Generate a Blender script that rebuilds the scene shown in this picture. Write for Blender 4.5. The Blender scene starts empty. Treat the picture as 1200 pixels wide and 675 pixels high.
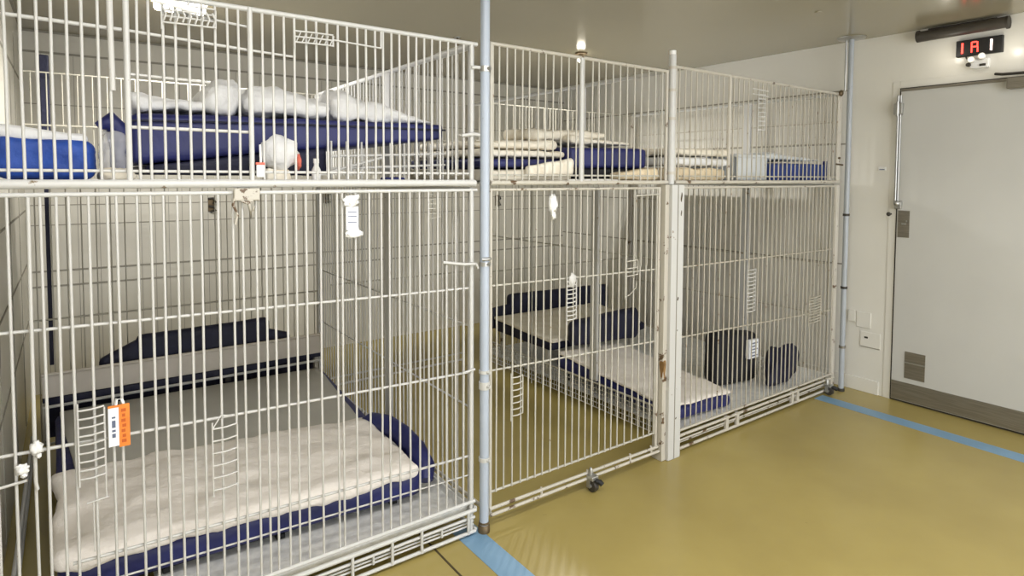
import bpy, bmesh, math, random
from mathutils import Vector, Matrix, noise
random.seed(7)
COL = bpy.context.scene.collection
PI = math.pi

# ------------------------------------------------------------------ materials
def lin(c):
    return tuple((v/255/12.92 if v/255 <= .04045 else ((v/255+.055)/1.055)**2.4) for v in c) + (1.0,)

def mat(name, rgb, rough=.5, metal=0.0, rgb2=None, nscale=6.0, bump=0.0, bscale=40.0, spec=.5,
        chips=None, chip_at=.66, chip_scale=18.0, stretch=None):
    m = bpy.data.materials.new(name); m.use_nodes = True
    nt = m.node_tree; b = nt.nodes['Principled BSDF']
    b.inputs['Roughness'].default_value = rough
    b.inputs['Metallic'].default_value = metal
    b.inputs['Specular IOR Level'].default_value = spec
    b.inputs['Base Color'].default_value = lin(rgb)
    tc = nt.nodes.new('ShaderNodeTexCoord')
    co = tc.outputs['Object']
    if stretch:
        mp = nt.nodes.new('ShaderNodeMapping'); mp.inputs['Scale'].default_value = stretch
        nt.links.new(co, mp.inputs['Vector']); co = mp.outputs['Vector']
    col = None
    if rgb2:
        n = nt.nodes.new('ShaderNodeTexNoise'); n.inputs['Scale'].default_value = nscale
        n.inputs['Detail'].default_value = 5
        r = nt.nodes.new('ShaderNodeValToRGB')
        r.color_ramp.elements[0].position = .35; r.color_ramp.elements[1].position = .68
        r.color_ramp.elements[0].color = lin(rgb); r.color_ramp.elements[1].color = lin(rgb2)
        nt.links.new(co, n.inputs['Vector']); nt.links.new(n.outputs['Fac'], r.inputs['Fac'])
        col = r.outputs['Color']
    if chips:
        n = nt.nodes.new('ShaderNodeTexNoise'); n.inputs['Scale'].default_value = chip_scale
        n.inputs['Detail'].default_value = 6; n.inputs['Roughness'].default_value = .65
        r = nt.nodes.new('ShaderNodeValToRGB')
        r.color_ramp.elements[0].position = chip_at; r.color_ramp.elements[1].position = chip_at+.03
        r.color_ramp.elements[0].color = (0,0,0,1); r.color_ramp.elements[1].color = (1,1,1,1)
        mx = nt.nodes.new('ShaderNodeMix'); mx.data_type = 'RGBA'
        nt.links.new(co, n.inputs['Vector']); nt.links.new(n.outputs['Fac'], r.inputs['Fac'])
        nt.links.new(r.outputs['Color'], mx.inputs['Factor'])
        if col: nt.links.new(col, mx.inputs['A'])
        else: mx.inputs['A'].default_value = lin(rgb)
        mx.inputs['B'].default_value = lin(chips)
        col = mx.outputs['Result']
    if col: nt.links.new(col, b.inputs['Base Color'])
    if bump:
        n = nt.nodes.new('ShaderNodeTexNoise'); n.inputs['Scale'].default_value = bscale
        n.inputs['Detail'].default_value = 4
        bp = nt.nodes.new('ShaderNodeBump'); bp.inputs['Strength'].default_value = bump
        bp.inputs['Distance'].default_value = .01
        nt.links.new(tc.outputs['Object'], n.inputs['Vector'])
        nt.links.new(n.outputs['Fac'], bp.inputs['Height']); nt.links.new(bp.outputs['Normal'], b.inputs['Normal'])
    return m

def emit(name, rgb, s):
    m = mat(name, rgb, .4); b = m.node_tree.nodes['Principled BSDF']
    b.inputs['Emission Color'].default_value = lin(rgb); b.inputs['Emission Strength'].default_value = s
    return m

M = {}
M['paint']   = mat('white_bar_paint', (196,195,191), .38, chips=(150,128,96), chip_at=.70, chip_scale=30)
M['paint2']  = mat('cream_bar_paint', (186,183,172), .42, chips=(120,92,58), chip_at=.665, chip_scale=26)
M['paint3']  = mat('worn_bar_paint', (180,174,159), .45, chips=(110,84,54), chip_at=.63, chip_scale=24)
M['rail']    = mat('white_rail_paint', (196,196,193), .36, chips=(120,100,72), chip_at=.66, chip_scale=14)
M['rail2']   = mat('chipped_rail_paint', (188,183,171), .42, chips=(92,70,46), chip_at=.60, chip_scale=14)
M['sheet']   = mat('grey_sheet_metal', (176,172,158), .45, rgb2=(160,156,142), nscale=3)
M['pole']    = mat('blue_grey_pole_paint', (172,182,196), .35, chips=(120,124,128), chip_at=.72, chip_scale=22)
M['pole2']   = mat('grey_pole_paint', (166,172,178), .35, chips=(120,122,122), chip_at=.7, chip_scale=18)
M['steel']   = mat('zinc_steel', (178,178,175), .3, .8)
M['dsteel']  = mat('brushed_dark_steel', (150,145,134), .38, .7, stretch=(1,1,30), rgb2=(130,124,113), nscale=8)
M['brass']   = mat('dull_brown_metal', (116,100,74), .45, .5, rgb2=(84,70,50), nscale=30)
M['floor']   = mat('mustard_floor_coating', (171,155,93), .27, rgb2=(158,142,84), nscale=1.6, chips=(138,123,76), chip_at=.705, chip_scale=5, spec=.45)
M['line']    = mat('blue_floor_paint', (124,160,190), .4, rgb2=(112,148,178), nscale=6, chips=(150,172,178), chip_at=.70, chip_scale=20)
M['seam']    = mat('dark_floor_joint', (70,58,34), .7)
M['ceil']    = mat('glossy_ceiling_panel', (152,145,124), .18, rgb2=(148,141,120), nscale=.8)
M['wall']    = mat('grey_white_wall_panel', (206,202,189), .32, rgb2=(200,196,183), nscale=2)
M['wallr']   = mat('cream_white_wall_panel', (228,226,218), .25, rgb2=(223,221,213), nscale=2)
M['groove']  = mat('panel_joint_shadow_gap', (146,142,130), .7)
M['door']    = mat('pale_door_laminate', (198,198,194), .42, rgb2=(194,194,190), nscale=3)
M['dark']    = mat('black_rubber', (22,22,22), .6)
M['gasket']  = mat('dark_gasket', (52,48,42), .6)
M['tubegrey']= mat('dark_grey_housing', (66,62,56), .45, rgb2=(56,52,47), nscale=12)
M['navy']    = mat('navy_vinyl', (34,40,100), .5, rgb2=(29,33,84), nscale=9, bump=.25, bscale=26)
M['navyd']   = mat('dark_navy_fabric', (21,23,52), .65, rgb2=(17,19,42), nscale=14, bump=.3, bscale=60)
M['black']   = mat('black_fabric', (16,17,26), .7, rgb2=(12,12,18), nscale=20, bump=.3, bscale=60)
M['blue']    = mat('royal_blue_fabric', (32,76,165), .6, rgb2=(25,60,138), nscale=14, bump=.5, bscale=30)
M['blue2']   = mat('muted_blue_fabric', (36,60,128), .6, rgb2=(30,50,108), nscale=14, bump=.4, bscale=30)
M['fleece']  = mat('white_fleece', (240,234,227), .95, rgb2=(235,228,220), nscale=9, bump=.4, bscale=60, spec=.15)
M['white']   = mat('white_cotton', (232,232,231), .9, rgb2=(220,220,221), nscale=9, bump=.7, bscale=24, spec=.15)
M['cream']   = mat('cream_cotton', (236,230,216), .9, rgb2=(226,217,198), nscale=12, bump=.6, bscale=30, spec=.15)
M['beige']   = mat('beige_towel', (230,214,184), .95, rgb2=(220,202,168), nscale=16, bump=.7, bscale=60, spec=.1)
M['grey']    = mat('light_grey_vinyl', (186,184,176), .5, rgb2=(178,176,168), nscale=4, bump=.25, bscale=14)
M['board']   = mat('off_white_board', (208,200,188), .5, rgb2=(196,188,175), nscale=7)
M['tray']    = mat('speckled_white_tray', (238,238,235), .3, rgb2=(212,213,213), nscale=26, bump=.25, bscale=34)
M['plastic'] = mat('white_plastic', (236,236,234), .35)
M['bin']     = mat('milky_plastic', (206,210,212), .3, rgb2=(196,200,202), nscale=8)
M['paper']   = mat('white_paper', (240,242,245), .6, rgb2=(222,226,232), nscale=30)
M['orange']  = mat('orange_card', (240,138,50), .5, rgb2=(232,122,40), nscale=30)
M['ink']     = mat('dark_print', (96,104,128), .6)
M['inko']    = mat('brown_orange_print', (190,88,24), .6)
M['pink']    = mat('pinkish_red_thread', (214,110,92), .7)
M['rust']    = mat('rusty_bare_patch', (140,106,58), .7, rgb2=(108,80,44), nscale=40)
M['redled']  = emit('lit_red_segment', (255,60,50), 4.5)
M['wled']    = emit('lit_pale_segment', (255,225,215), 4.0)
M['bulb']    = emit('lit_bulb', (255,246,225), 14)
M['lens']    = emit('lit_lens', (255,240,215), .8)
m = bpy.data.materials.new('thin_clear_plastic'); m.use_nodes = True
b = m.node_tree.nodes['Principled BSDF']
b.inputs['Base Color'].default_value = (.9,.9,.92,1); b.inputs['Roughness'].default_value = .12
b.inputs['Alpha'].default_value = .35
M['clear'] = m

# ------------------------------------------------------------------ mesh builder
class MB:
    def __init__(s): s.v = []; s.f = []; s.sm = []
    def add(s, vs, fs, smooth=False):
        o = len(s.v); s.v += [tuple(v) for v in vs]
        for f in fs: s.f.append(tuple(i+o for i in f)); s.sm.append(smooth)
        return s
    def box(s, a, b, bev=0.0):
        x0,x1 = sorted((a[0],b[0])); y0,y1 = sorted((a[1],b[1])); z0,z1 = sorted((a[2],b[2]))
        if bev > 0:
            bm = bmesh.new(); bmesh.ops.create_cube(bm, size=1)
            for v in bm.verts: v.co = Vector((x0+(v.co.x+.5)*(x1-x0), y0+(v.co.y+.5)*(y1-y0), z0+(v.co.z+.5)*(z1-z0)))
            bmesh.ops.bevel(bm, geom=bm.edges[:], offset=min(bev, .45*min(x1-x0,y1-y0,z1-z0)), segments=2, profile=.5, affect='EDGES')
            bm.verts.index_update()
            s.add([v.co[:] for v in bm.verts], [[v.index for v in f.verts] for f in bm.faces], False); bm.free(); return s
        vs = [(x0,y0,z0),(x1,y0,z0),(x1,y1,z0),(x0,y1,z0),(x0,y0,z1),(x1,y0,z1),(x1,y1,z1),(x0,y1,z1)]
        return s.add(vs, [(0,3,2,1),(4,5,6,7),(0,1,5,4),(1,2,6,5),(2,3,7,6),(3,0,4,7)])
    def prism(s, poly, axis_from, axis_to):
        """poly: 3-D points of one end; shifted by the vector for the other end"""
        n = len(poly); d = Vector(axis_to) - Vector(axis_from)
        vs = [Vector(p) for p in poly] + [Vector(p)+d for p in poly]
        return s.add(vs, [tuple(range(n-1,-1,-1)), tuple(range(n,2*n))] + [(i,(i+1)%n,(i+1)%n+n,i+n) for i in range(n)])
    def tube(s, pts, r, n=8, caps=True):
        pts = [Vector(p) for p in pts]; rs = r if isinstance(r,(list,tuple)) else [r]*len(pts)
        rings = []; up = None
        for i,p in enumerate(pts):
            t = (pts[min(i+1,len(pts)-1)] - pts[max(i-1,0)]).normalized()
            if up is None or abs(up.dot(t)) > .95: up = Vector((0,0,1)) if abs(t.z) < .9 else Vector((1,0,0))
            a = t.cross(up).normalized(); b = a.cross(t).normalized(); up = b
            rings.append([p + (a*math.cos(2*PI*k/n) + b*math.sin(2*PI*k/n))*rs[i] for k in range(n)])
        vs = [v for rr in rings for v in rr]; fs = []
        for i in range(len(pts)-1):
            for k in range(n):
                fs.append((i*n+k, i*n+(k+1)%n, (i+1)*n+(k+1)%n, (i+1)*n+k))
        s.add(vs, fs, True)
        if caps:
            s.add(rings[0], [tuple(range(n-1,-1,-1))]); s.add(rings[-1], [tuple(range(n))])
        return s
    def rod(s, a, b, r, n=8): return s.tube([a,b], r, n)
    def soft(s, corners, zb, zt, r=.03, n=(24,16,6), amp=.006, freq=7, puff=0.0, seed=0, edge=None):
        """rounded soft block over a quadrilateral plan (front-left, front-right, back-right, back-left)"""
        zb = zb if isinstance(zb,(list,tuple)) else [zb]*4; zt = zt if isinstance(zt,(list,tuple)) else [zt]*4
        C = [Vector((c[0],c[1])) for c in corners]
        L = ((C[1]-C[0]).length + (C[2]-C[3]).length)/2; W = ((C[3]-C[0]).length + (C[2]-C[1]).length)/2
        H = sum(zt)/4 - sum(zb)/4; r = min(r, .49*min(L,W,H))
        bm = bmesh.new(); nx,ny,nz = n
        def grid(fn, a, b):
            g = [[bm.verts.new(fn(2*i/a-1, 2*j/b-1)) for j in range(b+1)] for i in range(a+1)]
            for i in range(a):
                for j in range(b): bm.faces.new((g[i][j], g[i+1][j], g[i+1][j+1], g[i][j+1]))
        grid(lambda u,v: (u,v,1), nx, ny); grid(lambda u,v: (v,u,-1), ny, nx)
        grid(lambda u,v: (u,-1,v), nx, nz); grid(lambda u,v: (v,1,u), nz, nx)
        grid(lambda u,v: (1,u,v), ny, nz); grid(lambda u,v: (-1,v,u), nz, ny)
        bmesh.ops.remove_doubles(bm, verts=bm.verts[:], dist=1e-5)
        half = Vector((L/2, W/2, H/2))
        off = Vector((seed*3.7, seed*1.9, seed*5.3))
        for v in bm.verts:
            p = Vector((v.co.x*half.x, v.co.y*half.y, v.co.z*half.z))
            q = Vector([max(-half[i]+r, min(half[i]-r, p[i])) for i in range(3)])
            d = p - q
            if d.length > 1e-7: p = q + d.normalized()*r; nr = d.normalized()
            else: nr = Vector((0,0,1))
            u, w = p.x/L+.5, p.y/W+.5
            if puff and v.co.z > -.99:
                k = (max(0, 1-(2*u-1)**4)*max(0, 1-(2*w-1)**4))
                p.z += puff*k*(p.z/H+.5)
            if amp:
                a = noise.fractal((p*freq)+off, .9, 2.0, 3)*amp
                p += nr*a
                if edge:   # wavy drooping rim
                    p += Vector((nr.x,nr.y,0))*noise.noise(p*freq*.6+off*2)*edge
            u, w = p.x/L+.5, p.y/W+.5; t = p.z/H+.5
            xy = (C[0]*(1-u)+C[1]*u)*(1-w) + (C[3]*(1-u)+C[2]*u)*w
            z0 = (zb[0]*(1-u)+zb[1]*u)*(1-w) + (zb[3]*(1-u)+zb[2]*u)*w
            z1 = (zt[0]*(1-u)+zt[1]*u)*(1-w) + (zt[3]*(1-u)+zt[2]*u)*w
            v.co = Vector((xy.x, xy.y, z0+(z1-z0)*t))
        bmesh.ops.recalc_face_normals(bm, faces=bm.faces[:])
        bm.verts.index_update()
        s.add([v.co[:] for v in bm.verts], [[v.index for v in f.verts] for f in bm.faces], True); bm.free(); return s
    def block(s, x0,x1,y0,y1,z0,z1, **k): return s.soft([(x0,y0),(x1,y0),(x1,y1),(x0,y1)], z0, z1, **k)
    def blob(s, c, rad, amp=.3, freq=2.0, seed=0, n=3):
        bm = bmesh.new(); bmesh.ops.create_icosphere(bm, subdivisions=n, radius=1)
        for v in bm.verts:
            d = v.co.normalized(); k = 1+amp*noise.fractal(d*freq+Vector((seed,seed*2.,0)), .9, 2, 3)
            v.co = Vector((c[0]+d.x*rad[0]*k, c[1]+d.y*rad[1]*k, c[2]+d.z*rad[2]*k))
        bm.verts.index_update()
        s.add([v.co[:] for v in bm.verts], [[v.index for v in f.verts] for f in bm.faces], True); bm.free(); return s
    def build(s, name, material, parent=None):
        o0 = Vector((0,0,0)); q = parent
        while q is not None: o0 += q.location; q = q.parent
        me = bpy.data.meshes.new(name)
        me.from_pydata([(v[0]-o0.x, v[1]-o0.y, v[2]-o0.z) for v in s.v], [], s.f); me.update()
        me.polygons.foreach_set('use_smooth', s.sm)
        me.materials.append(material)
        o = bpy.data.objects.new(name, me); COL.objects.link(o)
        if parent is not None: o.parent = parent
        return o

def tag(o, label, cat, group=None):
    o['label'] = label; o['category'] = cat
    if group: o['group'] = group
    return o
def thing(name, loc, label, cat, group=None):
    o = bpy.data.objects.new(name, None); COL.objects.link(o); o.location = loc; o.empty_display_size = .1
    return tag(o, label, cat, group)
def struct(o): o['kind'] = 'structure'; return o
def copy_thing(root, loc, label, group=None):
    r = root.copy(); COL.objects.link(r); r.location = loc; r['label'] = label
    if group: r['group'] = group
    for ch in root.children:
        c = ch.copy(); COL.objects.link(c); c.parent = r
        for g in ch.children:
            d = g.copy(); COL.objects.link(d); d.parent = c
    return r

# ------------------------------------------------------------------ the room
XL, XR, YB, YF, ZC = -1.545, 2.963, 2.95, -4.3, 2.345
struct(MB().box((XL-.1,YF-.1,-.1),(XR+.1,YB+.1,0)).build('floor', M['floor']))
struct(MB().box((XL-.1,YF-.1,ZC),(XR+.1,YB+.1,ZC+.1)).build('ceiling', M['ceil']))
wb = struct(MB().box((XL-.1,YB,0),(XR+.1,YB+.1,ZC)).build('wall_back', M['wall']))
wl = struct(MB().box((XL-.1,YF,0),(XL,YB,ZC)).build('wall_left', M['wall']))
#wf = struct(MB().box((XL-.1,YF-.1,0),(XR+.1,YF,ZC)).build('wall_front', M['wallr']))
wr = struct(MB().box((XR,YF,0),(XR+.1,YB,ZC)).build('wall_right', M['wallr']))
# joints between the wall panels
g = MB()
for z,h in ((2.21,.014),(1.88,.006),(1.23,.006),(1.10,.006),(.80,.012),(.70,.012)): g.box((XL,YB-.003,z-h/2),(XR,YB,z+h/2))
x = XL+.1
while x < XR:
    g.box((x-.0015,YB-.002,.02),(x+.0015,YB,2.2)); x += random.choice((.085,.12,.17,.24))
g.box((XL,YB-.012,ZC-.012),(XR,YB,ZC))
g.build('wall_joint', M['groove'], wb)
g = MB()
for z in (.84,1.66,2.02): g.box((XR-.003,.02,z-.005),(XR,YB,z+.005))
for z in (1.23,): g.box((XR-.003,1.4,z-.004),(XR,YB,z+.004))
g.build('wall_joint', M['groove'], wr)
g = MB()
for z in (.5,.86,1.2,1.62,2.0): g.box((XL,-3,z-.005),(XL+.003,YB,z+.005))
for y in (.25,.95,1.65,2.3): g.box((XL,y-.004,.02),(XL+.003,y+.004,2.2))
g.box((XL,YF,ZC-.014),(XL+.014,YB,ZC))
g.build('wall_joint', M['groove'], wl)
# plinth by the door, painted floor lines and the floor joint
struct(MB().box((XR-.012,-.235,0),(XR,.9,.09), .003).build('baseboard_right', M['wallr']))
ln = MB(); ln.prism([(-.085,-4.2,.0),(.02,-4.2,0),(-.005,.06,0),(-.11,.06,0)], (0,0,0), (0,0,.0015))
struct(ln.build('trim_1', M['line']))
ln = MB(); ln.prism([(2.50,-4.2,.0),(2.62,-4.2,0),(2.66,-.02,0),(2.555,-.02,0)], (0,0,0), (0,0,.0015))
struct(ln.build('trim_2', M['line']))
struct(MB().box((-.222,-4.2,0),(-.214,1.9,.0012)).build('trim_3', M['seam']))

# door in the right wall
DY0, DY1, DZ = -.315, -1.25, 1.985
fr = MB()
fr.box((XR-.005,DY0+.012,0),(XR,DY0+.055,DZ+.055),.001); fr.box((XR-.005,DY1-.055,0),(XR,DY1-.012,DZ+.055),.001)
fr.box((XR-.0048,DY1-.012,DZ+.012),(XR,DY0+.012,DZ+.055),.001)
struct(fr.build('trim_4', M['wallr']))
gk = MB(); gk.box((XR-.006,DY0,0),(XR,DY0+.012,DZ+.012)); gk.box((XR-.006,DY1-.012,DZ),(XR,DY0,DZ+.012)); gk.box((XR-.006,DY1,0),(XR,DY0,.012))
gk.box((XR-.006,DY1-.012,0),(XR,DY1,DZ))
struct(gk.build('trim_5', M['gasket']))
door = struct(MB().box((XR-.022,DY1,.014),(XR-.0005,DY0,DZ),.003).build('door_1', M['door']))
def dpart(name, y0,y1,z0,z1,t,m,bev=.002,lab=None):
    o = MB().box((XR-.022-t,y1,z0),(XR-.0225,y0,z1),bev).build(name,m,door)
    if lab: o['label'] = lab
    return o
dpart('kick_plate', DY0-.003,DY1+.003,.018,.135,.003,M['dsteel'],lab='brushed steel kick plate')
dpart('push_plate', DY0-.008,DY0-.075,1.055,1.225,.004,M['dsteel'],lab='dark steel lock plate')
p = MB().box((XR-.029,DY0-.055,1.135),(XR-.0262,DY0-.03,1.147),.001); p.box((XR-.029,DY0-.062,1.155),(XR-.0262,DY0-.056,1.165))
p.build('key_slot', M['steel'], bpy.data.objects['push_plate'])
vp = dpart('vent_plate', DY0-.075,DY0-.19,.165,.335,.004,M['dsteel'],lab='dark steel plate low on the door')
MB().box((XR-.030,DY0-.187,.262),(XR-.0262,DY0-.078,.27),.001).build('slat', M['steel'], vp)
rod = MB(); rod.rod((XR-.035,DY0+.008,1.28),(XR-.035,DY0+.008,1.95),.0075); rod.rod((XR-.035,DY0-.006,1.28),(XR-.035,DY0-.006,1.95),.005)
rod.build('edge_rod', M['steel'], door)
hg = MB().box((XR-.05,DY0-.02,1.83),(XR-.02,DY0+.03,1.90),.004); hg.rod((XR-.052,DY0+.005,1.82),(XR-.052,DY0+.005,1.91),.009)
hg.build('hinge', M['steel'], door)
lt = MB().box((XR-.045,DY0-.03,1.235),(XR-.02,DY0+.01,1.285),.004); lt.blob((XR-.05,DY0-.008,1.27),(.018,.018,.018),.05); lt.build('latch', M['steel'], door)
kn = MB().rod((XR-.02,DY0+.035,1.20),(XR-.05,DY0+.035,1.20),.006); kn.blob((XR-.055,DY0+.035,1.20),(.013,.013,.013),.02); kn.build('latch_knob', M['gasket'], door)
tr = MB().box((XR-.03,DY1,DZ-.012),(XR-.0225,DY0,DZ+.004),.002); tr.build('top_seal', M['dsteel'], door)
cl = MB().box((XR-.085,-1.13,1.925),(XR-.0225,-.865,1.985),.006); cl.build('door_closer', M['dsteel'], door)
ar = MB(); ar.tube([(XR-.055,-1.0,1.985),(XR-.055,-1.0,2.005),(XR-.06,-.84,2.01),(XR-.03,-.80,2.02)],.008); ar.build('closer_arm', M['gasket'], door)

# ------------------------------------------------------------------ things on the right wall and ceiling
# red lit sign
sg = thing('digital_sign', (XR-.02,-.72,2.19), 'black digital sign with lit red characters above the pale door', 'sign')
sy0, sy1, sz0, sz1 = -.604, -.826, 2.142, 2.236
MB().box((XR-.03,sy1,sz0),(XR-.0005,sy0,sz1),.003).build('housing', M['dark'], sg)
def seg(y,z,dy,dz,m): return m.box((XR-.0325,y-dy/2,z-dz/2),(XR-.0301,y+dy/2,z+dz/2),.0008)
c = (sz0+sz1)/2
d1 = MB(); seg(-.636,c,.010,.060,d1); d1.build('digit', M['redled'], sg)
d2 = MB()
seg(-.682,c,.007,.060,d2); seg(-.709,c+.014,.007,.030,d2); seg(-.711,c-.015,.007,.030,d2); seg(-.695,c+.028,.022,.007,d2); seg(-.695,c+.001,.022,.007,d2)
d2.build('digit', M['redled'], sg)
d3 = MB(); seg(-.775,c,.010,.062,d3); o = d3.build('digit', M['wled'], sg); o['label'] = 'pale lit numeral one'
# twin head emergency light under the sign
el = thing('emergency_light', (XR-.02,-.70,2.08), 'small white twin head lamp box mounted under the red sign', 'lamp')
MB().box((XR-.028,-.765,2.065),(XR-.0005,-.675,2.118),.004).build('housing', M['plastic'], el)
for (y,z,mm) in ((-.690,2.108,'lens'),(-.740,2.122,'lens')):
    h = MB().tube([(XR-.028,y,z),(XR-.045,y,z+.003),(XR-.062,y,z+.006)],[.010,.016,.018],14).build('lamp_head', M['plastic'], el)
    MB().tube([(XR-.0622,y,z+.006),(XR-.066,y,z+.007)],[.015,.010],14).build('lens', M[mm], h)
arm = MB().tube([(XR-.03,-.655,2.137),(XR-.035,-.668,2.112),(XR-.03,-.676,2.10)],.004); arm.build('lamp_bracket', M['gasket'], el)
MB().tube([(XR-.03,-.672,2.088),(XR-.05,-.672,2.088)],.011,12).build('knob', M['gasket'], el)
MB().box((XR-.031,-.752,2.075),(XR-.0285,-.722,2.088)).build('label_plate', M['gasket'], el)
# dark tube fixture
tf = thing('tube_fixture', (XR-.05,-.63,2.29), 'long dark grey tube housing fixed high on the wall above the sign', 'fixture')
MB().tube([(XR-.05,-.415,2.292),(XR-.05,-.85,2.298)],.032,16).build('housing', M['tubegrey'], tf)
for y in (-.412,-.853): MB().tube([(XR-.05,y-.006,2.295),(XR-.05,y+.006,2.295)],.036,16).build('end_cap', M['gasket'], tf)
MB().box((XR-.045,-.80,2.315),(XR-.001,-.46,2.335),.002).build('mounting_rail', M['gasket'], tf)
# boxes on the wall
o = MB().box((XR-.008,-.235,1.478),(XR-.0005,-.19,1.502),.002).build('wall_label', M['plastic']); tag(o, 'tiny pale label plate on the wall left of the door', 'label')
MB().box((XR-.0095,-.228,1.482),(XR-.0082,-.197,1.488)).build('lettering', M['ink'], o)
ap = tag(MB().box((XR-.010,-.175,.43),(XR-.0005,-.085,.535),.003).build('blank_wall_plate', M['wallr']), 'square cream blank plate on the wall beside the slim pole', 'plate')
ap2 = tag(MB().box((XR-.006,-.235,.30),(XR-.0005,-.11,.405),.002).build('access_panel', M['wallr']), 'low cream access panel under the square wall plate', 'panel')
MB().box((XR-.009,-.16,.362),(XR-.0062,-.138,.374),.001).build('latch', M['gasket'], ap2)
MB().box((XR-.0075,-.235,.302),(XR-.0062,-.11,.307)).build('lower_lip', M['groove'], ap2)
ap3 = tag(MB().box((XR-.012,-.078,.46),(XR-.0005,-.03,.535),.002).build('wall_box', M['wallr']), 'narrow cream box on the wall right behind the slim pole', 'box')

# ceiling lamp and sprinkler
cl = thing('ceiling_lamp', (1.77,1.38,ZC), 'small lit bulb lamp hanging from the ceiling above the middle cages', 'lamp')
MB().tube([(1.77,1.38,ZC-.0005),(1.77,1.38,ZC-.012)],.045,18).build('ceiling_plate', M['brass'], cl)
MB().tube([(1.77,1.38,ZC-.012),(1.77,1.38,ZC-.03)],.018,12).build('socket', M['brass'], cl)
MB().blob((1.77,1.38,ZC-.048),(.032,.032,.022),.0).build('bulb', M['bulb'], cl)
l2_ = thing('ceiling_lamp', (-.80,1.70,ZC), 'bright white oblong lamp under the ceiling above the cage nearest the camera', 'lamp')
MB().soft([(-.94,1.63),(-.70,1.63),(-.70,1.71),(-.94,1.71)],ZC-.058,ZC-.012,r=.02,n=(20,8,5),amp=0).build('lit_cover', M['bulb'], l2_)
MB().box((-.95,1.62,ZC-.0115),(-.69,1.72,ZC-.0005),.003).build('ceiling_plate', M['plastic'], l2_)
sp = thing('sprinkler_head', (.78,1.5,ZC), 'small dark sprinkler head under the ceiling beside the blue-grey pole', 'sprinkler')
MB().tube([(.78,1.5,ZC-.0005),(.78,1.5,ZC-.005)],.022,14).build('escutcheon', M['steel'], sp)
MB().tube([(.78,1.5,ZC-.005),(.78,1.5,ZC-.05)],.007,10).build('stem', M['brass'], sp)
MB().tube([(.78,1.5,ZC-.05),(.78,1.5,ZC-.053)],.016,12).build('deflector', M['brass'], sp)

o = tag(MB().tube([(2.05,-.24,ZC-.0005),(2.05,-.24,ZC-.006)],.018,16).build('ceiling_disc', M['ceil']), 'tiny round cap on the bare ceiling near the slim pole plate', 'cap')
# ------------------------------------------------------------------ poles
def clamp(mb, x,y,z,r,h=.022,arm=None):
    mb.tube([(x,y,z-h/2),(x,y,z+h/2)], r, 16)
    if arm: mb.tube([(x,y,z),(x+arm[0],y+arm[1],z)], .006)
po = thing('support_pole', (0,-.012,0), 'thick blue-grey floor to ceiling pole in front of the cages', 'pole')
px_, py_ = 0.0,-.012
MB().rod((px_,py_,.004),(px_,py_,ZC-.001),.0185,20).build('shaft', M['pole'], po)
bc = MB(); bc.tube([(px_,py_,.0015),(px_,py_,.028),(px_,py_,.032)],[.024,.024,.020],20); bc.tube([(px_,py_,.036),(px_,py_,.044)],.0215,20)
bc.build('base_cap', M['brass'], po)
for z,hh,mm in ((1.845,.022,'steel'),(1.085,.016,'steel'),(.655,.012,'rail'),(.60,.03,'rail'),(.30,.016,'rail')):
    cm = MB(); clamp(cm, px_,py_,z,.0225,hh)
    cm.tube([(px_,py_-.02,z),(px_+.006,py_-.032,z)],.006)
    cm.build('collar', M[mm], po)
cm = MB().tube([(px_-.018,py_-.012,1.105),(px_+.004,py_-.026,1.107),(px_+.018,py_-.012,1.105)],.007,8); cm.build('clamp_screw', M['steel'], po)

sp2 = thing('support_pole', (2.845,-.048,0), 'slim blue-grey pole rising to a round ceiling plate beside the wall', 'pole')
qx,qy = 2.845,-.048
MB().rod((qx,qy,.004),(qx,qy,ZC-.012),.0165,18).build('shaft', M['pole2'], sp2)
MB().tube([(qx,qy,.001),(qx,qy,.02)],.022,18).build('base_cap', M['gasket'], sp2)
MB().tube([(qx,qy,ZC-.001),(qx,qy,ZC-.010),(qx,qy,ZC-.014)],[.085,.080,.03],28).build('ceiling_flange', M['steel'], sp2)
for z in (1.185,.70,.30):
    cm = MB(); clamp(cm, qx,qy,z,.0205,.016); cm.build('collar', M['gasket' if z > .5 else 'dsteel'], sp2)
# thin conduit beside it, up to the ceiling
cd = tag(MB().rod((2.815,-.03,2.0),(2.815,-.03,ZC-.016),.007).build('conduit', M['steel']), 'thin steel conduit beside the slim pole under the ceiling', 'pipe')

# square worn post between middle and right cages
sq = thing('square_post', (1.13,0,0), 'square white chipped steel post between the middle and right cages', 'post')
ps = MB().box((1.085,-.045,0.001),(1.178,.03,1.392),.003); ps.build('channel', M['rail'], sq)
MB().box((1.127,-.0475,.001),(1.131,-.0452,1.39)).build('groove', M['groove'], sq)
MB().box((1.055,-.028,.001),(1.0845,.035,1.392),.002).build('angle_iron', M['rail2'], sq)
rp = MB()
rp.add([(1.0548,-.02+.012*math.cos(a)*(1+.4*math.sin(3*a)),.47+.055*math.sin(a)*(1+.25*math.cos(2*a))) for a in [i*PI/9 for i in range(18)]], [tuple(range(18))])
rp.add([(1.066+.010*math.cos(a)*(1+.4*math.sin(3*a)),-.0284,.47+.06*math.sin(a)*(1+.25*math.cos(2*a))) for a in [i*PI/9 for i in range(18)]], [tuple(range(18))])
o = rp.build('rust_patch', M['rust'], sq); o['label'] = 'brown rusty patch'
for z,h,w in ((1.33,.05,.006),(1.25,.03,.004),(.82,.02,.005),(.66,.01,.003),(.21,.012,.004)):
    xx = 1.155 if z > 1 else 1.14
    MB().add([(xx+w*math.cos(a)*(1+.5*math.sin(2*a)),-.0455,z+h/2*math.sin(a)) for a in [i*PI/7 for i in range(14)]], [tuple(range(14))]).build('paint_chip', M['seam'], sq)
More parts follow.
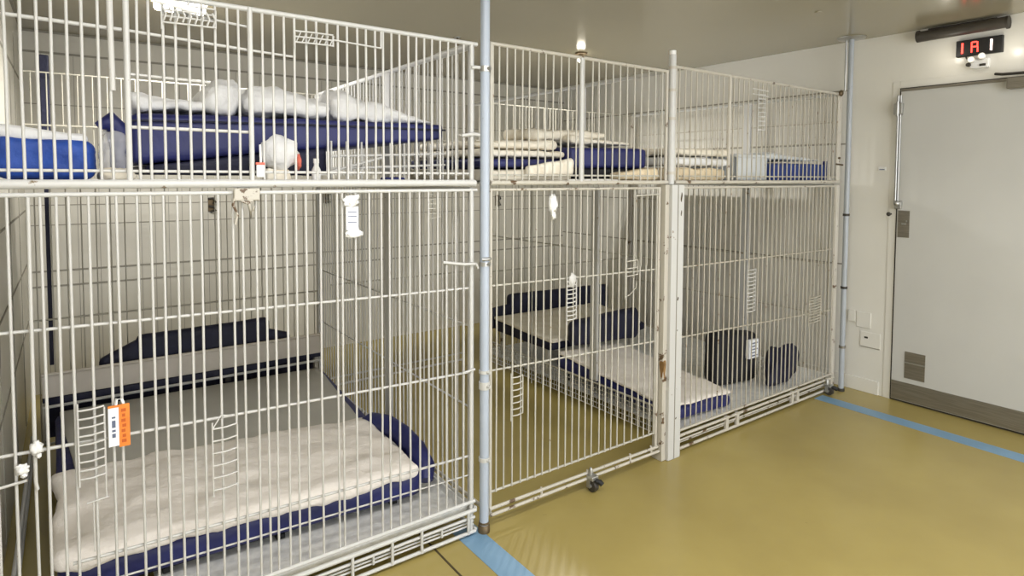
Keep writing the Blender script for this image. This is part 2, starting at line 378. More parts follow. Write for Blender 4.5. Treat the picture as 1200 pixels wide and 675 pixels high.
MB().rod((1.118,-.005,1.394),(1.118,-.005,2.035),.018,16).build('upper_tube', M['rail'], sq)
MB().rod((1.118,-.005,2.035),(1.118,-.005,2.055),.0165,16).build('tube_cap', M['plastic'], sq)
for z in (1.97,1.86,1.72,1.45):
    cm = MB(); clamp(cm, 1.118,-.005,z,.0215,.014); cm.build('collar', M['rail2'], sq)

# ------------------------------------------------------------------ cages
G_CAGE = 'white barred cages in two tiers'
def bars_mesh(xs, z0, z1, r, y=0.0, wob=.002):
    m = MB()
    for x in xs:
        a = random.uniform(-wob,wob); b2 = random.uniform(-wob,wob)
        m.tube([(x,y,z0),(x+a,y+b2*.5,z0+(z1-z0)*.5),(x,y,z1)], r, 7)
    return m
def rng(a,b,s):
    n = max(1, round((b-a)/s)); return [a+(b-a)*i/n for i in range(n+1)]
def side_mesh(x, y0, y1, z0, z1, step, r, hz=()):
    m = MB()
    for y in rng(y0,y1,step): m.tube([(x,y,z0),(x,y,z1)], r, 6)
    for z in hz: m.rod((x+r,y0,z),(x+r,y1,z), r*1.1, 6)
    return m
def card_holder(mb, x0,x1,z0,z1,n, y=-.008, r=.0028):
    mb.rod((x0,y,z0-.02),(x0,y,z1+.02),r,6); mb.rod((x1,y,z0),(x1,y,z1),r,6)
    for i in range(n):
        z = z0+(z1-z0)*i/(n-1)
        mb.tube([(x0,y,z),((x0+x1)/2,y-.006,z+.001),(x1,y,z+.003)],r,6)
    return mb
D = 1.85

def cage(x0,x1,z0,z1, xs, label, pm, rm, rr, r, hbars, posts, right=True, left=False, midy=.8, deckz=None, step=.042, back=True, side_h=()):
    c = thing('wire_cage', (x0,0,z0), label, 'cage', G_CAGE)
    f = bars_mesh(xs, z0, z1, r)
    for (a,b,z,zb,hr) in hbars: f.rod((a,r*1.6,z),(b,r*1.6,zb),hr,7)
    f.build('front_grille', M[pm], c)
    MB().rod((x0,0,z1),(x1,0,z1),rr,10).build('top_rail', M[rm], c)
    for (x,y,pr) in posts: MB().rod((x,y,z0),(x,y,z1+.004),pr,10).build('corner_post', M[rm], c)
    if back:
        b = bars_mesh([x+.02 for x in rng(x0+.02,x1-.06,.062)], z0, z1, .003, D, 0)
        b.rod((x0,D,z1),(x1,D,z1),.004,8); b.rod((x0,D,z0+.04),(x1,D,z0+.04),.007,8)
        b.rod((x0,D-.006,(z0+z1)/2),(x1,D-.006,(z0+z1)/2),.005,8)
        b.build('back_grille', M['sheet'], c)
    if right:
        side_mesh(x1-.006,.05,D-.03,z0+.02,z1,step,r*.95,side_h).build('side_grille', M[pm], c)
        MB().rod((x1-.006,.03,z1),(x1-.006,D,z1),.011,10).build('side_rail', M['rail'], c)
        MB().box((x1-.014,midy-.03,z0),(x1+.002,midy+.03,z1),.003).build('middle_post', M['rail'], c)
        MB().box((x1-.02,D-.02,z0),(x1+.005,D+.02,z1),.003).build('corner_post', M[rm], c)
    if left:
        side_mesh(x0+.006,.05,D-.03,z0+.02,z1,.13,r,side_h).build('side_grille', M[pm], c)
        MB().rod((x0+.006,.03,z1),(x0+.006,D,z1),rr,10).build('side_rail', M[rm], c)
    if deckz is not None:
        MB().box((x0+.012,.024,deckz-.008),(x1-.025,D-.02,deckz),.002).build('deck', M['tray'], c)
    return c

l1 = [-1.485,-1.448,-1.407,-1.381,-1.347,-1.321,-1.277,-1.235,-1.214,-1.165,-1.132,-1.1,-1.065,-1.031,-1.002,-.956,-.915,-.888,-.848,-.818,-.793,-.756,-.725,-.693,-.645,-.589,-.571,-.524,-.474,-.43,-.398,-.36,-.318,-.28,-.242,-.203,-.165,-.125,-.09]
u1 = [-1.47,-1.442,-1.409,-1.376,-1.346,-1.313,-1.281,-1.245,-1.218,-1.183,-1.154,-1.127,-1.091,-1.059,-1.025,-.991,-.955,-.922,-.891,-.855,-.821,-.789,-.756,-.723,-.686,-.653,-.617,-.581,-.549,-.513,-.482,-.449,-.419,-.387,-.357,-.322,-.29,-.258,-.226,-.192,-.158,-.124,-.09]
l2 = [.066,.104,.147,.191,.229,.269,.309,.351,.399,.439,.478,.519,.558,.597,.646,.685,.723,.765,.814,.864,.91,.95,.99,1.025]
u2 = [.045,.076,.114,.154,.193,.228,.275,.314,.356,.399,.442,.488,.532,.584,.621,.665,.711,.758,.804,.854,.901,.952,1.001,1.05]
l3 = rng(1.225,2.78,.0462); u3 = rng(1.18,2.79,.0462)

c1 = cage(-1.50,-.03,0.012,1.376,[],'lower barred cage nearest the camera with the wide fleece-topped bed','paint','rail',.0065,.0038,[],
          [(-1.497,0,.008),(-.055,0,.008),(-.036,.02,.0055)], left=False, midy=.80, deckz=None, side_h=(.50,.83))
o = bars_mesh(l1,.13,1.376,.0038)
for a,b,z,zb in ((-1.5,-.05,1.022,.992),(-1.5,-.05,.702,.657),(-1.335,-.05,.362,.318),(-1.30,-.05,.285,.24)):
    o.rod((a,.0085 if z > .5 else .012,z),(b,.0085 if z > .5 else .012,zb),.0047 if z > .3 else .003,7)
o.rod((-1.5,-.008,.625),(-1.425,-.008,.632),.004,6)
o.tube([(-1.405,-.006,1.37),(-1.408,-.007,.62),(-1.405,-.006,.60)],.0045,7)
for f in [q for q in c1.children if q.name.startswith('front_grille')]: bpy.data.objects.remove(f)
o.build('front_grille', M['paint'], c1)
# base frame of the first cage: four rails with studs
bf = MB()
for z,y,r in ((.137,-.004,.0075),(.105,-.012,.0085),(.072,-.004,.006),(.052,.004,.004),(.038,.004,.004),(.018,-.010,.007)): bf.rod((-1.5,y,z),(-.04,y,z),r,8)
for x in (-1.3,-1.05,-.8,-.55,-.40,-.28,-.075): bf.rod((x,-.014,.015),(x,-.014,.105),.006,7)
for x in (-.47,-.19): bf.rod((x,-.006,.04),(x,-.006,.075),.005,7)
for x in (-1.497,-.036):
    for z in (.105,.018): bf.rod((x,-.004,z),(x,D,z),.008,8)
bf.build('base_frame', M['rail'], c1)
t = MB().box((-1.12,.02,.085),(-.06,1.80,.093),.002)
t.box((-1.12,.018,.085),(-.06,.026,.125),.002); t.box((-.068,.02,.085),(-.060,1.80,.125),.002)
t.build('tray', M['tray'], c1)
ch = MB(); card_holder(ch,-1.315,-1.255,.60,.79,9,-.010); ch.rod((-1.285,-.01,.39),(-1.285,-.01,.53),.0022,6); ch.rod((-1.30,-.01,.53),(-1.25,-.01,.535),.0022,6)
ch.rod((-1.255,-.01,.60),(-1.255,-.01,.535),.0022,6)
ch.build('card_holder', M['paint'], c1)
ch = MB(); card_holder(ch,-.985,-.915,.47,.66,6,-.010); ch.tube([(-.985,-.01,.66),(-.96,-.012,.70),(-.93,-.012,.69)],.0022,6); ch.build('card_holder', M['paint'], c1)
ch = MB(); card_holder(ch,-.225,-.175,1.27,1.36,6,.03,.0018); ch.build('card_holder', M['paint2'], c1)
# chipped latch with hanging hook on the top rail of the first cage
la = MB().box((-.915,-.024,1.352),(-.84,-.009,1.389),.004)
la.tube([(-.91,-.018,1.37),(-.918,-.02,1.34),(-.905,-.02,1.31),(-.912,-.018,1.28)],.004,7)
la.tube([(-.87,-.018,1.37),(-.872,-.02,1.34),(-.866,-.02,1.30),(-.858,-.02,1.335)],.005,7)
la.tube([(-.895,-.02,1.352),(-.88,-.026,1.345),(-.862,-.02,1.352)],.004,7)
la.build('latch', M['rail2'], c1)
MB().tube([(-.185,-.006,1.105),(-.10,-.02,1.092),(-.045,-.016,1.09),(-.03,-.01,1.07)],.006,8).build('hook_bar', M['rail'], c1)
MB().tube([(-.10,-.008,.665),(-.045,-.012,.672)],.005,8).build('hook_bar', M['rail'], c1)

o = MB().box((-1.42,1.88,.45),(-1.402,1.90,1.37),.003).build('navy_post', M['navyd'], c1); o['label'] = 'thin dark upright at the back corner'
c2 = cage(.03,1.045,.07,1.376,[], 'lower barred cage behind the blue-grey pole with bare floor inside','paint2','rail2',.006,.0042,[],
          [(.036,0,.008),(1.04,0,.008)], midy=.62, deckz=None, back=True, right=False, side_h=())
for f in [q for q in c2.children if q.name.startswith('front_grille')]: bpy.data.objects.remove(f)
o = bars_mesh(l2,.14,1.376,.0036)
for a,b,z,zb,r in ((.035,1.04,.99,.972,.0042),(.035,1.04,.645,.61,.0042),(.035,1.04,.142,.142,.005)): o.rod((a,.007,z),(b,.007,zb),r,7)
o.build('front_grille', M['paint2'], c2)
bf = MB(); bf.rod((.03,-.006,.080),(1.05,-.006,.072),.007,8); bf.rod((.03,-.014,.058),(1.05,-.014,.052),.007,8)
for x in (.3,.57,.85,1.0): bf.rod((x,-.01,.05),(x,-.006,.09),.0055,7)
bf.rod((.036,-.006,.06),(.036,D,.06),.008,8); bf.rod((.036,D,.06),(1.04,D,.06),.008,8)
bf.build('base_frame', M['rail2'], c2)
def caster(x,y,parent,zt):
    k = MB().box((x-.02,y-.02,.056),(x+.02,y+.02,zt),.003)
    k.box((x-.022,y-.004,.02),(x-.018,y+.016,.06)); k.box((x+.018,y-.004,.02),(x+.022,y+.016,.06))
    w = k.build('caster', M['steel'], parent)
    MB().tube([(x-.012,y-.002,.029),(x+.012,y-.002,.029)],.0275,18).build('wheel', M['tubegrey'], w)
    MB().tube([(x-.024,y-.002,.029),(x+.024,y-.002,.029)],.008,10).build('axle', M['steel'], w)
    MB().tube([(x+.002,y-.02,.055),(x+.014,y-.034,.052),(x+.02,y-.042,.042)],[.010,.012,.012],10).build('brake_pedal', M['dark'], w)
    MB().tube([(x,y+.012,zt),(x,y+.012,zt+.02),(x,y+.012,zt+.03)],[.009,.009,.005],10).build('bolt', M['steel'], w)
caster(.575,-.035,c2,.075)
ch = MB(); card_holder(ch,.135,.195,.44,.60,7,-.008); ch.build('card_holder', M['paint2'], c2)
ch = MB(); card_holder(ch,.435,.49,.80,.97,10,-.008,.003); ch.blob((.462,-.012,.975),(.02,.01,.03),.3,2,3); ch.build('card_holder', M['paint'], c2)
ch = MB(); card_holder(ch,.80,.885,.96,1.03,3,-.008); ch.rod((.80,-.008,1.13),(.80,-.008,.85),.0022,6); ch.tube([(.80,-.008,.86),(.83,-.01,.87),(.87,-.012,.90),(.875,-.01,.93)],.0022,6); ch.build('card_holder', M['paint2'], c2)
ch = MB(); ch.rod((.87,-.006,1.34),(1.03,-.006,1.345),.004,6)
for x in (.87,.91,.95): ch.rod((x,-.006,1.345),(x,-.006,1.0),.003,6)
ch.build('hatch_frame', M['paint2'], c2)

c3 = cage(1.20,2.83,.02,1.376,[], 'lower barred cage beside the door wall with black cushion inside','paint3','rail2',.006,.0042,[],
          [(1.205,0,.009),(2.80,0,.011),(2.825,0,.009)], midy=.68, step=.05, side_h=(.85,.5))
for f in [q for q in c3.children if q.name.startswith('front_grille')]: bpy.data.objects.remove(f)
o = bars_mesh(l3,.105,1.376,.0036)
for a,b,z,zb,r in ((1.2,2.82,.965,.955,.0042),(1.2,2.82,.60,.545,.0042)): o.rod((a,.007,z),(b,.007,zb),r,7)
o.build('front_grille', M['paint3'], c3)
MB().box((1.196,.62-.03,.21),(1.214,.62+.03,1.37),.003).build('middle_post', M['rail'], c3)
MB().box((1.195,D-.02,.02),(1.22,D+.02,1.37),.003).build('corner_post', M['rail2'], c3)
side_mesh(1.207,.05,D-.03,.02,1.372,.6,.004,(.99,)).build('side_grille', M['paint2'], c3)
bf = MB()
for z,y,r in ((.112,-.003,.007),(.088,-.010,.008),(.06,-.004,.005),(.045,.002,.004),(.022,-.012,.008)): bf.rod((1.20,y,z),(2.82,y,z),r,8)
for x in (1.62,1.72,2.3,2.36,2.78): bf.box((x-.012,-.02,.02),(x+.012,-.002,.10),.003)
bf.rod((2.815,0,.10),(2.815,D,.10),.008,8); bf.rod((2.815,0,.03),(2.815,D,.03),.008,8)
bf.build('base_frame', M['rail2'], c3)
lm = MB()
for y in rng(.04,D-.03,.026): lm.rod((1.2,y,.05),(1.2,y,.20),.0025,5)
for z in (.055,.085,.115,.145,.17,.20): lm.rod((1.197,.03,z),(1.197,D-.02,z+.0),.003 if z<.19 else .006,6)
lm.build('skirt_mesh', M['paint2'], c3)
MB().box((1.215,.02,.100),(2.80,D-.02,.108),.002).build('tray', M['tray'], c3)
caster(2.70,-.04,c3,.07)
ch = MB(); card_holder(ch,1.795,1.875,.66,.90,12,-.008,.003); ch.build('card_holder', M['paint'], c3)
ch = MB(); card_holder(ch,2.48,2.62,.50,.66,10,-.008,.003); ch.build('card_holder', M['paint3'], c3)

# upper tier
c4 = cage(-1.50,-.03,1.412,1.938,u1,'upper barred cage nearest the camera holding the navy mattress','paint','rail',.008,.0040,
     [(-1.5,-1.19,1.835,1.83,.0055),(-1.18,-.86,1.83,1.815,.0045),(-.86,-.72,1.815,1.81,.004),(-1.18,-.97,1.71,1.705,.0045),(-1.18,-.855,1.563,1.563,.005),
      (-1.05,-.86,1.90,1.885,.004),(-1.5,-.05,1.44,1.44,.0045)],
     [(-1.497,0,.008),(-1.18,-.004,.0078),(-.858,-.004,.0078),(-.055,0,.008),(-.036,.02,.0055)], left=False, midy=.80, deckz=1.405, side_h=())
MB().rod((-1.5,-.004,1.404),(-.04,-.004,1.404),.0125,12).build('bottom_rail', M['rail'], c4)
w = MB(); card_holder(w,-1.095,-.955,1.862,1.915,4,-.012); 
for i in range(9): w.tube([(-1.09+i*.016,-.013,1.868),(-1.085+i*.016,-.022,1.885),(-1.092+i*.016,-.013,1.905)],.003,6)
w.build('card_holder', M['paint'], c4)
w = MB(); card_holder(w,-.725,-.60,1.855,1.89,3,-.010)
for i in range(7): w.rod((-.72+i*.018,-.012,1.857),(-.706+i*.018,-.012,1.888),.002,5)
w.rod((-.6,-.008,1.878),(-.43,-.008,1.872),.003,6); w.rod((-.43,-.008,1.872),(-.43,-.008,1.93),.003,6); w.build('card_holder', M['paint'], c4)
ex = MB().rod((-1.218,-.004,1.93),(-1.215,-.004,1.66),.0075,8); ex.build('door_stile', M['paint'], c4)
for q in ([(-.06,-.01,1.845),(-.045,-.014,1.848),(-.026,-.014,1.848)],[(-.10,-.004,1.585),(-.05,-.014,1.592),(-.026,-.012,1.59)]): MB().tube(q,.007,8).build('hook_bar', M['rail'], c4)
np_ = MB().box((-1.425,1.875,1.40),(-1.385,1.91,2.03),.006); o = np_.build('navy_post', M['navyd'], c4); o['label'] = 'dark navy upright at the back corner'
MB().rod((-.036,.032,1.938),(-.036,.30,1.938),.015,12).build('rail_sleeve', M['rail'], c4)
# white wire frame inside under the mattress
wfm = MB()
for z in (1.455,1.50): wfm.rod((-.55,.16,z),(-.08,.16,z+.02),.005,7)
for x in rng(-.55,-.09,.055): wfm.rod((x,.16,1.412),(x,.16,1.555),.004,6)
wfm.rod((-.62,.10,1.43),(-.35,.16,1.50),.005,7); wfm.rod((-.5,.1,1.43),(-.5,.1,1.49),.005,7)
wfm.build('bed_support', M['paint'], c4)

c5 = cage(.03,1.092,1.412,1.951,u2,'upper barred cage behind the blue-grey pole stacked with cream pillows','paint2','rail2',.0075,.0037,
     [(.035,1.04,1.435,1.435,.0042)], [(.036,0,.008),(1.084,0,.008)], midy=.62, deckz=1.405, step=.11, side_h=())
MB().rod((.03,-.004,1.404),(1.092,-.004,1.404),.010,12).build('bottom_rail', M['rail2'], c5)
MB().rod((.515,-.003,1.41),(.515,-.003,1.95),.0095,10).build('door_stile', M['rail'], c5)
ib = MB(); ib.rod((.9,1.72,1.72),(1.0,1.72,1.72),.006)
for x in (.05,.32,.55): ib.rod((x,D-.05,1.41),(x,D-.05,1.90),.010,8)
ib.rod((.03,D-.05,1.74),(.75,D-.05,1.74),.009,8); ib.build('rear_frame', M['paint2'], c5)
c6 = cage(1.145,2.83,1.412,1.981,[x for x in u3 if x > 1.16],'upper barred cage beside the door wall holding folded white blankets','paint3','rail2',.0075,.0037,
     [(1.2,2.82,1.435,1.435,.0042)], [(1.150,0,.008),(1.60,-.002,.009),(2.80,0,.011),(2.825,0,.009)], midy=.68, deckz=1.405, step=.05, side_h=(1.66,1.8))
MB().rod((1.145,-.004,1.404),(2.83,-.004,1.404),.010,12).build('bottom_rail', M['rail2'], c6)
w = MB(); card_holder(w,1.86,1.93,1.70,1.90,9,-.010,.003); w.rod((1.80,-.008,1.93),(1.96,-.008,1.925),.003,6); w.rod((1.80,-.008,1.90),(1.96,-.008,1.895),.003,6); w.build('card_holder', M['paint'], c6)
hd = MB().blob((2.80,-.012,1.985),(.02,.014,.02),.2); hd.rod((2.78,-.005,1.52),(2.835,-.02,1.515),.006); hd.rod((2.80,-.005,1.56),(2.80,-.02,1.56),.008); hd.build('hinge', M['brass'], c6)

# ------------------------------------------------------------------ tags and small things on the cages
oc = thing('tag_card', (-1.225,-.014,.66), 'orange and white printed card hung on the lower front bars', 'card')
MB().box((-1.247,-.017,.675),(-1.222,-.014,.785),.0008).build('white_panel', M['paper'], oc)
MB().box((-1.222,-.0175,.67),(-1.196,-.014,.79),.0008).build('orange_panel', M['orange'], oc)
MB().box((-1.247,-.0178,.784),(-1.222,-.0142,.79)).build('orange_edge', M['orange'], oc)
pr = MB()
for i in range(7): pr.box((-1.2165+(i%2)*.002,-.0180,.682+i*.0145),(-1.205-(i%3)*.001,-.0176,.691+i*.0145))
pr.build('lettering', M['inko'], oc)
pr = MB()
for i,(a,b2) in enumerate(((.70,.711),(.716,.722),(.728,.748),(.754,.759))): pr.box((-1.2385,-.0174,a),(-1.2300,-.0171,b2))
pr.build('lettering', M['ink'], oc)
MB().tube([(-1.228,-.014,.791),(-1.226,-.018,.808),(-1.214,-.014,.805),(-1.21,-.012,.791)],.004,7).build('clip', M['plastic'], oc)

o = tag(MB().box((-.562,-.013,1.245),(-.518,-.010,1.325),.001).build('paper_tag', M['paper']), 'white folded paper note clipped to the bars under the middle rail', 'note')
MB().blob((-.545,-.012,1.345),(.028,.006,.02),.5,2,4).build('tape', M['plastic'], o); MB().blob((-.535,-.012,1.232),(.03,.006,.014),.5,2,9).build('tape', M['plastic'], o)
ln_ = MB()
for z in (1.305,1.29,1.27): ln_.box((-.556,-.0134,z),(-.525,-.0130,z+.003))
ln_.build('lettering', M['ink'], o)
o = thing('white_tag', (-.852,-.016,1.43), 'small white tag with an orange top standing on the upper cage rail', 'tag')
MB().box((-.848,-.020,1.424),(-.825,-.011,1.462),.003).build('case', M['paper'], o)
MB().box((-.850,-.0195,1.462),(-.823,-.0115,1.470),.002).build('orange_top', M['pink'], o)
MB().rod((-.835,-.015,1.47),(-.836,-.015,1.525),.0035,7).build('stem', M['plastic'], o)
o = tag(MB().soft([(-1.115,-.024),(-1.005,-.024),(-1.005,-.012),(-1.115,-.012)],[1.912,1.897,1.897,1.912],[1.938,1.915,1.915,1.938],r=.006,n=(20,4,4),amp=.002,freq=20).build('plastic_strip', M['plastic']),
        'bright white plastic strip in the wire holder on the top cage rail', 'strip')
def knot(x,y,z,rx,rz,label,seed):
    m = MB().blob((x,y,z),(rx,.010,rz),.55,3,seed)
    m.blob((x+.004,y-.002,z-rz*1.1),(rx*.5,.006,rz*.4),.5,3,seed+3)
    return tag(m.build('plastic_bag_knot', M['plastic']), label, 'knot')
knot(.347,-.013,1.31,.022,.042,'crumpled white plastic knot tied high on the bars of the bare cage',2)
knot(-1.404,-.016,.715,.012,.018,'round white plastic knot on the far left cage bars above the middle bar',5)
knot(-1.435,-.014,.665,.014,.014,'ragged white plastic knot on the far left bars above the short stub bar',8)

# ------------------------------------------------------------------ lower first cage: bed, fleece, bolster, bench
bed = thing('dog_bed', (-.8,.8,.093), 'large raised navy bed in the nearest lower cage', 'dog bed')
MB().soft([(-1.375,.25),(-.175,.175),(-.10,1.62),(-1.40,1.66)],[.125,.125,.18,.18],[.226,.220,.262,.262],r=.025,n=(30,30,5),amp=.004,freq=5).build('mattress', M['navy'], bed)
fr = MB()
for a,b2 in (((-1.34,.30),(-.22,.24)),((-.22,.24),(-.14,1.56)),((-.14,1.56),(-1.36,1.6)),((-1.36,1.6),(-1.34,.30))): fr.rod((a[0],a[1],.116 if a[1]<1 else .168),(b2[0],b2[1],.116 if b2[1]<1 else .168),.009,8)
fr.build('frame', M['dark'], bed)
for x,y in ((-1.08,.29),(-.72,.265),(-.28,.245),(-.17,1.5),(-.7,1.53),(-1.10,1.55)): MB().box((x-.016,y-.016,.094),(x+.016,y+.016,.112 if y<1 else .165),.003).build('foot', M['dark'], bed)
rim = MB().tube([(-.225,.70,.25),(-.19,.66,.275),(-.16,.56,.285),(-.142,.44,.275),(-.135,.32,.25),(-.138,.22,.21),(-.155,.185,.175)],[.028,.040,.044,.045,.045,.040,.028],14)
rim.build('bolster_rim', M['navy'], bed)
MB().blob((-.088,.38,.225),(.03,.03,.025),.1).build('bolster_tab', M['navyd'], bed)
MB().soft([(-1.31,.74),(-.22,.66),(-.13,1.60),(-1.385,1.64)],[.240,.236,.262,.262],[.264,.258,.280,.280],r=.007,n=(30,30,3),amp=.003,freq=4).build('grey_cover', M['grey'], bed)
o = MB().soft([(-1.385,.21),(-.20,.13),(-.205,.72),(-1.405,.86)],[.228,.222,.244,.246],[.288,.276,.288,.296],r=.028,n=(80,50,8),amp=.014,freq=7,puff=.012,seed=3,edge=.028).build('fleece_blanket', M['fleece'])
tag(o, 'thick white fleece spread over the front half of the nearest lower bed', 'blanket')
bn = thing('bench', (-.75,1.72,.093), 'low bench with an off-white front board at the back of the nearest lower cage', 'bench')
bb = MB().box((-1.45,1.70,.335),(-.075,1.722,.452),.004); bb.build('front_board', M['board'], bn)
MB().rod((-1.45,1.694,.452),(-.075,1.694,.452),.009,8).build('top_rail', M['board'], bn)
MB().rod((-1.45,1.694,.292),(-.075,1.694,.292),.008,8).build('lower_rail', M['paint'], bn)
MB().box((-1.45,1.722,.305),(-.075,1.80,.335),.002).build('shelf', M['navyd'], bn)
for x in (-1.44,-.1): MB().box((x-.012,1.73,.094),(x+.012,1.76,.305),.002).build('leg', M['rail2'], bn)
MB().box((-.63,1.688,.262),(-.60,1.70,.288),.002).build('bracket', M['gasket'], bn)
MB().box((-1.44,1.805,.10),(-.09,1.815,.335),.002).build('gap_dark_panel', M['navyd'], bn)  # dark sheet added to hide the floor and blacken the gap below the bench
rg = MB().soft([(-1.43,1.702),(-.42,1.702),(-.42,1.712),(-1.43,1.712)],.295,.332,r=.004,n=(20,3,3),amp=.003).build('gap_shade_strip', M['navyd'], bn)  # shade of the gap under the front board, put in as a dark strip
bo = MB().soft([(-1.05,1.735),(-.37,1.735),(-.37,1.795),(-1.05,1.795)],[.34,.34,.34,.34],[.575,.585,.585,.575],r=.028,n=(30,6,10),amp=.004)
bo.soft([(-1.215,1.74),(-1.03,1.74),(-1.03,1.79),(-1.215,1.79)],.338,[.475,.56,.56,.475],r=.02,n=(10,5,8),amp=.003)
bo.soft([(-.39,1.74),(-.25,1.74),(-.25,1.79),(-.39,1.79)],.338,[.52,.475,.475,.52],r=.02,n=(10,5,8),amp=.003)
tag(bo.build('bolster_pillow', M['navyd']), 'long dark navy bolster standing behind the off-white board', 'bolster')

# ------------------------------------------------------------------ upper first cage
UB = 1.411
o = thing('pet_bed', (-1.37,.2,UB), 'royal blue fabric bed with white cushion in the upper left cage corner', 'pet bed')
MB().soft([(-1.475,.05),(-1.255,.05),(-1.25,.55),(-1.475,.55)],UB+.006,[1.535,1.522,1.53,1.54],r=.03,n=(26,30,12),amp=.007,freq=14,seed=2).build('bolster', M['blue'], o)
MB().soft([(-1.475,.065),(-1.272,.065),(-1.275,.53),(-1.475,.53)],[1.525,1.512,1.52,1.53],[1.562,1.542,1.55,1.565],r=.014,n=(22,26,4),amp=.004,freq=9).build('cushion', M['white'], o)
o = thing('mattress', (-.6,.6,UB), 'thick navy vinyl mattress in the upper cage nearest the camera', 'mattress')
MB().soft([(-1.165,.19),(-.065,.19),(-.065,1.05),(-1.15,1.1)],[1.462,1.580,1.572,1.462],[1.624,1.642,1.642,1.628],r=.022,n=(60,30,8),amp=.005,freq=8,seed=5).build('body', M['navy'], o)
MB().soft([(-1.12,.20),(-.55,.20),(-.5,1.0),(-1.12,1.0)],UB+.02,[1.460,1.535,1.535,1.460],r=.01,n=(20,16,4),amp=.004).build('lower_pad', M['navyd'], o)
pp = MB().tube([(-1.165,.183,1.595),(-.9,.181,1.603),(-.5,.181,1.612),(-.065,.183,1.617)],.004,6); pp.build('piping', M['navyd'], o)
G = 'white blankets along the navy mattress'
for i,(cs,zb,zt,lab) in enumerate((
    ([(-1.155,.22),(-.95,.22),(-.94,.55),(-1.13,.55)],[1.640]*4,[1.675,1.665,1.68,1.68],'flat white pillow at the left end of the upper navy mattress'),
    ([(-.965,.20),(-.83,.20),(-.81,.52),(-.95,.52)],[1.640]*4,[1.71,1.755,1.76,1.72],'tallest plump white pillow on the upper navy mattress'),
    ([(-.835,.21),(-.52,.21),(-.50,.55),(-.83,.55)],[1.644]*4,[1.735,1.70,1.72,1.735],'long rumpled white blanket in the middle of the upper navy mattress'),
    ([(-.53,.21),(-.10,.21),(-.10,.58),(-.52,.55)],[1.638,1.645,1.645,1.638],[1.735,1.655,1.66,1.735],'white blanket tapering to the right end of the upper navy mattress'))):
    q = MB().soft(cs,zb,zt,r=.05,n=(34,24,10),amp=.020,freq=10,puff=.012,seed=i+1).build('white_pillow' if i < 2 else 'white_blanket', M['white'])
    tag(q, lab, 'pillow' if i < 2 else 'blanket')
o = thing('rolled_mat', (-1.215,.25,UB), 'dark navy rolled mat end wrapped in clear plastic left of the mattress', 'mat')
MB().tube([(-1.245,.22,1.575),(-1.215,.22,1.595),(-1.19,.23,1.56),(-1.185,.24,1.50),(-1.195,.25,1.44)],[.012,.03,.034,.03,.02],12).build('roll', M['navy'], o)
MB().soft([(-1.24,.17),(-1.178,.17),(-1.178,.26),(-1.235,.26)],1.43,1.565,r=.02,n=(12,10,14),amp=.012,freq=22,seed=4).build('plastic_wrap', M['clear'], o)
o = tag(MB().soft([(-1.245,.05),(-1.168,.05),(-1.168,.16),(-1.245,.16)],UB,1.445,r=.015,n=(20,16,8),amp=.012,freq=20,seed=6).build('crumpled_cloth', M['cream']), 'small cream crumpled cloth between the blue bed and the mattress','cloth')
o = tag(MB().blob((-.752,.085,1.505),(.062,.045,.055),.22,2.2,3).build('cloth_bundle', M['white']), 'round white cloth bundle with pink edge behind the upper front bars', 'cloth')
MB().blob((-.694,.07,1.475),(.008,.018,.026),.35,3,5).build('pink_edge', M['pink'], o)
MB().soft([(-.80,.06),(-.72,.06),(-.72,.12),(-.80,.12)],UB,1.452,r=.008,n=(8,6,5),amp=.006,freq=20).build('pink_base', M['cream'], o)
o = thing('spray_bottle', (-.628,.09,UB), 'little white bottle standing on the deck right of the cloth bundle', 'bottle')
MB().tube([(-.628,.09,UB+.001),(-.628,.09,1.45),(-.628,.09,1.463),(-.628,.09,1.472)],[.015,.015,.008,.008],14).build('body', M['plastic'], o)
MB().tube([(-.628,.09,1.472),(-.628,.09,1.488)],.010,12).build('cap', M['plastic'], o)
o = tag(MB().soft([(-.39,.05),(-.31,.05),(-.31,.10),(-.39,.10)],UB,1.425,r=.006,n=(12,8,4),amp=.003,freq=20).build('folded_cloth', M['navy']), 'small folded navy cloth on the deck under the mattress right end', 'cloth')

# ------------------------------------------------------------------ upper middle cage
def soft_thing(name, label, cat, m, cs, zb, zt, r=.03, n=(30,20,8), amp=.008, freq=9, puff=0, seed=0):
    return tag(MB().soft(cs,zb,zt,r=r,n=n,amp=amp,freq=freq,puff=puff,seed=seed).build(name, M[m]), label, cat)
R = lambda x0,x1,y0,y1: [(x0,y0),(x1,y0),(x1,y1),(x0,y1)]
soft_thing('folded_mat','thin cream mat lying lowest in the upper middle cage','mat','cream',R(.06,.52,.06,.8),UB,1.458,.015,amp=.004)
soft_thing('folded_mat','navy folded mat between the cream layers of the upper middle cage','mat','navy',R(.07,.50,.10,.8),1.466,1.506,.018,amp=.004)
soft_thing('folded_mat','cream folded mat on top of the navy layer in the upper middle cage','mat','cream',R(.06,.53,.12,.85),1.514,1.545,.018,amp=.005,seed=2)
soft_thing('pillow','cream pillow resting over the layered mats behind the pole','pillow','cream',R(.06,.52,.16,.7),1.552,[1.575,1.60,1.61,1.585],.025,amp=.008,seed=4)
soft_thing('pillow','small cream pillow low against the bars left of the navy mattress','pillow','cream',R(.24,.50,.02,.055),1.432,[1.475,1.512,1.512,1.475],.016,(24,6,8),amp=.004,seed=5)
o = thing('mattress',(.8,.5,UB),'navy mattress on the right side of the upper middle cage','mattress')
MB().soft(R(.545,1.06,.10,1.1),1.47,[1.567,1.573,1.58,1.58],.02,n=(30,20,6),amp=.005).build('body', M['navy'], o)
MB().soft(R(.555,1.055,.11,1.1),UB+.01,1.471,.012,n=(20,16,4),amp=.003).build('dark_base', M['black'], o)
